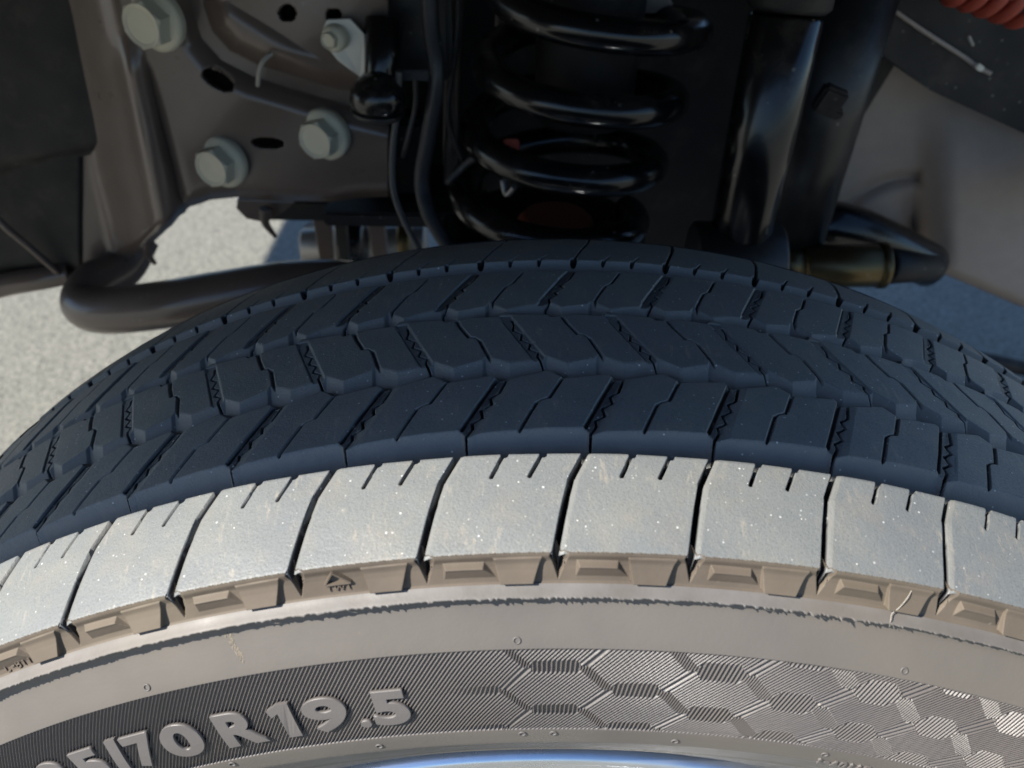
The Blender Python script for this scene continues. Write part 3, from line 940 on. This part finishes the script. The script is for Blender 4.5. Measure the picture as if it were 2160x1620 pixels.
# --- dark valance at the far left
val = thing('dark_valance', 'matt black plastic valance panel at far left edge', 'panel', at(60, 300, .36))
nx, ny = 40, 60
P3 = np.zeros((ny, nx, 3))
bt = [(-260, 640), (0, 612), (60, 600), (120, 590), (175, 574)]
for j in range(nx):
    px = -260 + (175 + 260) * j / (nx - 1)
    b = outline(px, bt)
    for i in range(ny):
        f = i / (ny - 1); py = -120 + (b + 120) * f
        px2 = min(px, 175) if py > 320 else px + (240 - 175) * (j / (nx - 1)) * float(1 - sstep(py, 250, 420))
        Y = .37 + .05 * float(sstep(py, 560, 620)) + .006 * float(sstep(py, 318 - (px - 100) * .3, 330 - (px - 100) * .3))
        P3[i, j] = at(px2, py, Y)
grid_obj('valance_sheet', P3, M['matte'], val).modifiers.new('thickness', 'SOLIDIFY').thickness = .003
tube('valance_lip', [at(-120, 640, .37), at(0, 603, .37), at(80, 588, .37), at(150, 574, .375)], .010, M['frame'], val, seg=12)
tube('rim_trim', [at(-60, 400, .355), at(0, 468, .355), (at(60, 520, .36)), at(125, 577, .365)], .0028, M['frame'], val, seg=8)

# --- anti-roll bar: thick bent tube behind the tyre
bar = tube('anti_roll_bar', [at(300, 500, .40), at(262, 560, .38), at(200, 600, .355), at(180, 640, .335), at(222, 655, .32), at(330, 645, .31), at(450, 625, .31), at(580, 605, .315), at(700, 597, .33), at(820, 610, .36)],
           lambda t: .0145 + .0040 * min(t * 5, 1), M['frame'], seg=24, smooth_n=12)
tag(bar, 'thick black bent tube curling out from under the bracket at left', 'tube')

# --- coil spring on its perch, with the bump stop inside
SPY = .335
spring = thing('coil_spring', 'glossy black coil spring with wide turns above the tyre', 'spring', at(1240, 470, SPY))
front = [at(1275, 72, SPY - .066).z, at(1240, 238, SPY - .066).z, at(1205, 378, SPY - .066).z]
pitch = (front[0] - front[2]) / 2
def spring_pt(t):     # t in turns; t=0 -> front of upper marked turn, downwards positive
    zc = front[0] - pitch * t
    f = t + 1.0
    cx = .026 - .009 * t
    rad = .0665
    a = 2 * PI * t
    return Vector((cx + rad * math.sin(a), SPY - rad * math.cos(a), zc))
tube('spring_wire', [spring_pt(t) for t in np.linspace(-1.6, 3.3, 200)], .0105, M['black'], spring, seg=20, smooth_n=0)
cyl_between('bump_stop', (0.004, SPY + .0, front[0] - pitch * 3.7), (.004, SPY, front[0] - pitch * 3.22), .034, .028, M['rust'], spring, bev=.004)
cyl_between('spring_perch', (-.006, SPY, front[0] - pitch * 3.75), (-.006, SPY, front[0] - pitch * 3.42), .078, .078, M['black'], spring, 48, .004)
cyl_between('upper_stop', (.02, SPY + .01, front[0] - pitch * 1.7), (.024, SPY + .01, front[0] + .12), .034, .040, M['matte'], spring, bev=.003)
box('red_tag', at(1078, 310, SPY - .035), (.011, .004, .011), M['red'], spring, bevel=.001)
tube('paint_drips', [at(1085, 395, SPY - .06), at(1068, 410, SPY - .055), at(1060, 380, SPY - .05)], .002, M['steel'], spring, seg=6)

# --- shock absorber
SHY = .29
sh_a = at(1668, -10, SHY); sh_b = at(1548, 560, SHY - .02)
shock = thing('shock_absorber', 'glossy black shock absorber cylinder slanting down right of the spring', 'shock absorber', sh_b)
cyl_between('damper_body', sh_b, sh_a.lerp(sh_b, .06), .0205, .0225, M['black'], shock, 64, .002)
cyl_between('dust_cap', sh_a.lerp(sh_b, .05), sh_a.lerp(sh_b, -.3), .0255, .0255, M['matte'], shock, 48, .003)
cyl_between('lower_eye', sh_b - Vector((.03, 0, 0)) , sh_b + Vector((.03, 0, 0)), .03, .03, M['satin'], shock, 32, .002)

# --- spring tower/frame strut beside the shock, with clip
st_a = at(1800, -60, .36); st_b = at(1655, 500, .36)
strut = thing('tower_post', 'dark satin post running parallel behind the shock absorber', 'post', st_b)
cyl_between('post_tube', st_b, st_a, .030, .034, M['satin'], strut, 40)
tube('post_line', [at(1815, -40, .34), at(1775, 160, .335), at(1740, 290, .335), at(1700, 470, .34)], .006, M['satin'], strut, seg=10)
box('post_clip', at(1752, 202, .33), (.018, .016, .016), M['matte'], strut, Euler((.2, .35, 0)), .002)
box('post_clip', at(1745, 228, .33), (.022, .012, .008), M['matte'], strut, Euler((.2, .35, 0)), .002)

# --- dark frame rail behind everything in the middle
rail = thing('frame_rail', 'black chassis frame rail filling the gap behind the spring', 'frame', at(1200, 200, .47))
plate('rail_web', [at(745, -160, .46), at(1960, -160, .46), at(1900, 120, .46), at(1700, 440, .46), at(1690, 560, .46), at(1000, 600, .46), at(958, 500, .46), at(975, 330, .46), at(930, 380, .46), at(745, 410, .46)], .05, M['matte'], rail, .002)
box('rail_flange', at(860, 410, .40), (.12, .10, .012), M['matte'], rail, None, .002)
tube('rail_edge', [at(962, -60, .41), at(955, 120, .41), at(950, 300, .41), at(952, 500, .41)], .006, M['frame'], rail, seg=10)
tube('rail_edge', [at(1062, -60, .43), at(1052, 100, .43)], .004, M['frame'], rail, seg=8)
plate('upper_seat', [at(1080, -60, .37), at(1385, -60, .37), at(1430, 30, .37), at(1300, 28, .37), at(1150, 12, .37), at(1075, -10, .37)], .02, M['panel'], rail, .002)

# --- ball joint boot and hydraulic parts left of the spring
boot = thing('ball_joint', 'round glossy black rubber ball joint boot beside the bracket', 'joint', at(795, 205, .30))
bm = bmesh.new(); bmesh.ops.create_uvsphere(bm, u_segments=40, v_segments=24, radius=.0175)
bmesh.ops.scale(bm, vec=(1.05, 1, .95), verts=bm.verts); bmesh.ops.translate(bm, vec=at(797, 208, .30), verts=bm.verts)
bm_obj('rubber_boot', bm, M['black'], boot, True)
cyl_between('joint_stud', at(800, 210, .31), at(812, 40, .33), .010, .013, M['black'], boot, 24, .001)
cyl_between('joint_ring', at(797, 232, .30), at(797, 246, .30), .018, .016, M['satin'], boot, 32, .001)
box('upper_housing', at(850, 50, .37), (.07, .03, .07), M['satin'], boot, None, .004)
box('lower_housing', at(835, 320, .40), (.05, .03, .06), M['matte'], boot, None, .004)

h1 = tube('brake_hose', [at(905, -60, .33), at(910, 60, .32), at(922, 160, .31), at(905, 280, .31), at(890, 380, .31), at(905, 450, .30), at(945, 520, .29), at(965, 560, .28)], .0055, M['rubberhose'], seg=14)
tag(h1, 'thick corrugated black hose running down between the bracket and the spring', 'hose')
for i in range(26):
    pass
c1 = tube('sensor_cable', [at(842, 150, .30), at(838, 230, .30), at(828, 320, .30), at(830, 400, .295), at(850, 460, .29), at(885, 528, .28)], .0022, M['cable'], seg=10)
tag(c1, 'thin grey cable hanging beside the bracket down to the tyre edge', 'cable', 'thin cables in the wheel well')
c2 = tube('sensor_cable', [at(968, -50, .36), at(962, 100, .36), at(945, 230, .36), at(960, 300, .36), at(985, 355, .36), at(1010, 385, .36)], .0020, M['rubberhose'], seg=10)
tag(c2, 'thin dark cable bending towards the lower left side of the coil spring', 'cable', 'thin cables in the wheel well')
c3 = tube('sensor_cable', [at(945, 385, .33), at(985, 345, .33), at(1030, 318, .32), at(1075, 300, .31)], .0026, M['cable'], seg=10)
tag(c3, 'short light cable leading up to the red tag on the spring', 'cable', 'thin cables in the wheel well')
c4 = tube('sensor_cable', [at(875, 150, .34), at(876, 220, .34), at(858, 300, .34), at(850, 330, .35)], .0018, M['cable'], seg=8)
tag(c4, 'short thin cable behind the hose bracket', 'cable', 'thin cables in the wheel well')
hb = box('hose_bracket', at(880, 158, .315), (.030, .004, .007), M['rubberhose'], None, None, .001)
tag(hb, 'small black cross strap holding the hose to the cable', 'bracket')

# --- steering linkage seen under the bracket
link_ = thing('steering_linkage', 'grey steel linkage with upright fins seen just above the tyre under the bracket', 'linkage', at(760, 500, .45))
for px, w_, Y, mt in ((678, .016, .42, 'zinc'), (792, .017, .44, 'frame'), (716, .012, .47, 'matte')):
    a = at(px - 4, 430, Y); b = at(px + 14, 580, Y)
    plate('upright_fin', [a + Vector((-w_ / 2, 0, 0)), a + Vector((w_ / 2, 0, 0)), b + Vector((w_ * .35, 0, 0)), b + Vector((-w_ * .35, 0, 0))], .008, M['frame' if mt != 'matte' else 'matte'], link_, .001)
box('cross_member', at(790, 432, .43), (.20, .03, .020), M['matte'], link_, None, .003)
cyl_between('link_rod', at(640, 520, .60), at(900, 512, .60), .020, .020, M['steel'], link_, 24, .002)
cyl_between('link_bushing', at(712, 510, .52), at(772, 512, .52), .027, .027, M['black'], link_, 32, .004)
cyl_between('link_nut', at(842, 505, .55), at(868, 505, .55), .022, .022, M['gold'], link_, 6, .002)
box('link_block', at(664, 520, .62), (.026, .04, .045), M['panel'], link_, None, .004)

# --- steering damper at the right
dY = .33
damper = thing('steering_damper', 'golden brown steel tie rod end lying behind the tyre at right', 'tie rod', at(1750, 560, dY))
cyl_between('rod_barrel', at(1690, 562, dY), at(1862, 560, dY), .0165, .0165, M['gold'], damper, 40, .0015)
cyl_between('rod_cone', at(1625, 552, dY), at(1692, 562, dY), .006, .0155, M['gold'], damper, 32)
cyl_between('rod_collar', at(1850, 560, dY), at(1868, 560, dY), .0178, .0178, M['gold'], damper, 40, .001)
cyl_between('rod_tail', at(1864, 560, dY), at(1975, 566, dY + .03), .0145, .010, M['matte'], damper, 32, .002)
arm = tube('drag_link', [at(1560, 500, .40), at(1650, 478, .40), at(1760, 480, .40), at(1850, 510, .41), at(1960, 560, .43)], lambda t: .019 + .003 * math.sin(t * 3), M['black'], seg=20)
tag(arm, 'glossy black steering arm above the golden tie rod end', 'arm')

# --- right-hand inner liner panel
pan = thing('inner_panel', 'large matt grey brown panel hanging at right with a soft bulge', 'panel', at(1900, 300, .47))
nx, ny = 120, 120
P3 = np.zeros((ny, nx, 3))
bt = [(1640, 430), (1690, 448), (1780, 485), (1870, 520), (1920, 540), (2000, 572), (2160, 640), (2420, 760)]
for j in range(nx):
    px = 1640 + (2420 - 1640) * j / (nx - 1); b = outline(px, bt)
    for i in range(ny):
        f = i / (ny - 1); py = -160 + (b + 160) * f
        Y = .47 - .03 * float(sstep(px, 1920, 2020)) * float(sstep(py, 120, 380))
        # rounded swage arch low on the panel
        d = math.hypot((px - 1935) / 1.25, (py - 520)) - 150
        Y += .009 * (1 - float(sstep(abs(d), 4, 26))) * (1 if py < 500 else .6) * (1 if px < 1950 else 0)
        Y += .022 * math.exp(-(((px - 1925) / 26.) ** 2 + ((py - 470) / 55.) ** 2))
        Y += .030 * float(sstep(py, b - 16, b)) ** 2
        P3[i, j] = at(px, py, Y)
o = grid_obj('panel_sheet', P3, M['panel'], pan); o.modifiers.new('thickness', 'SOLIDIFY').thickness = .004

# --- dark diagonal bar across the top right corner, wiring loom and red coil sleeve
beam = thing('diagonal_beam', 'broad black beam crossing the top right corner', 'beam', at(2000, 80, .40))
plate('beam_face', [at(1835, -30, .40), at(1815, 90, .40), at(1960, 190, .40), at(2200, 300, .40), at(2420, 380, .40), at(2420, -260, .40), at(1950, -260, .40)], .03, M['matte'], beam, .003)
tube('beam_line', [at(1852, -2, .392), at(1940, 60, .392), at(2030, 118, .392), at(2060, 140, .39), at(2090, 155, .388)], .0016, M['panel'], beam, seg=8)
box('bright_clip', at(2066, 142, .385), (.007, .004, .004), M['clip'], beam, Euler((0, .5, 0)), .001)
box('bright_clip', at(2048, 86, .385), (.009, .002, .002), M['steel'], beam, Euler((0, .9, 0)), .0005)
cyl_between('beam_bushing', at(2262, 380, .36), at(2262, 480, .36), .03, .03, M['matte'], beam, 24, .002)
coil = []
for t in np.linspace(0, 5, 121):
    base = at(2012 + t * 33, -58 + t * 12, .35)
    coil.append(base + Vector((.004 * math.cos(2 * PI * t), .014 * math.sin(2 * PI * t), .015 * math.cos(2 * PI * t))))
hz = tube('red_coiled_hose', coil, .0045, M['red'], seg=10, smooth_n=0)
tag(hz, 'bright red coiled air hose in the top right corner', 'hose')

# --- thin dark bar low at right, added along a shadow edge for its dark strip
sb = tube('dark_bar', [at(2010, 752, .75), at(2080, 760, .75), at(2200, 785, .75), at(2400, 820, .75)], .011, M['matte'], seg=12)
tag(sb, 'thin black bar just behind the tyre at the right edge', 'bar')

# ------------------------------------------------------------------ unseen truck body, added and shaped to keep the sun off the inner tread
body = thing('truck', 'dark painted wheel arch and underbody of the truck, unseen, shaped to shade the tyre', 'truck', (0, .6, .9))
lip = []
for a in np.linspace(-1.5, .62, 90):
    t = .30 + .6 * max(0, a - .4)
    lip.append(Vector((.405 * math.sin(a), -.0652, .405 * math.cos(a))) + SUN_RAW * t)
lip = [Vector((-1.65, -.17, .24))] + lip + [Vector((.25, -.21, .625)), Vector((.50, -.21, .625))]
bm = bmesh.new()
lo = [bm.verts.new(p) for p in lip]
hi = [bm.verts.new((p.x, p.y, .99)) for p in lip]
lo2 = [bm.verts.new(p + Vector((0, .015, 0))) for p in lip]
for i in range(len(lip) - 1):
    bm.faces.new((lo[i], lo[i + 1], hi[i + 1], hi[i]))
    bm.faces.new((lo[i], lo2[i], lo2[i + 1], lo[i + 1]))
bm_obj('wheel_arch', bm, M['paint'], body)
box('underbody', (-.575, .6325, .81), (2.15, 1.575, .36), M['matte'], body)  # unseen slab, cut to size for its shade and the sky light
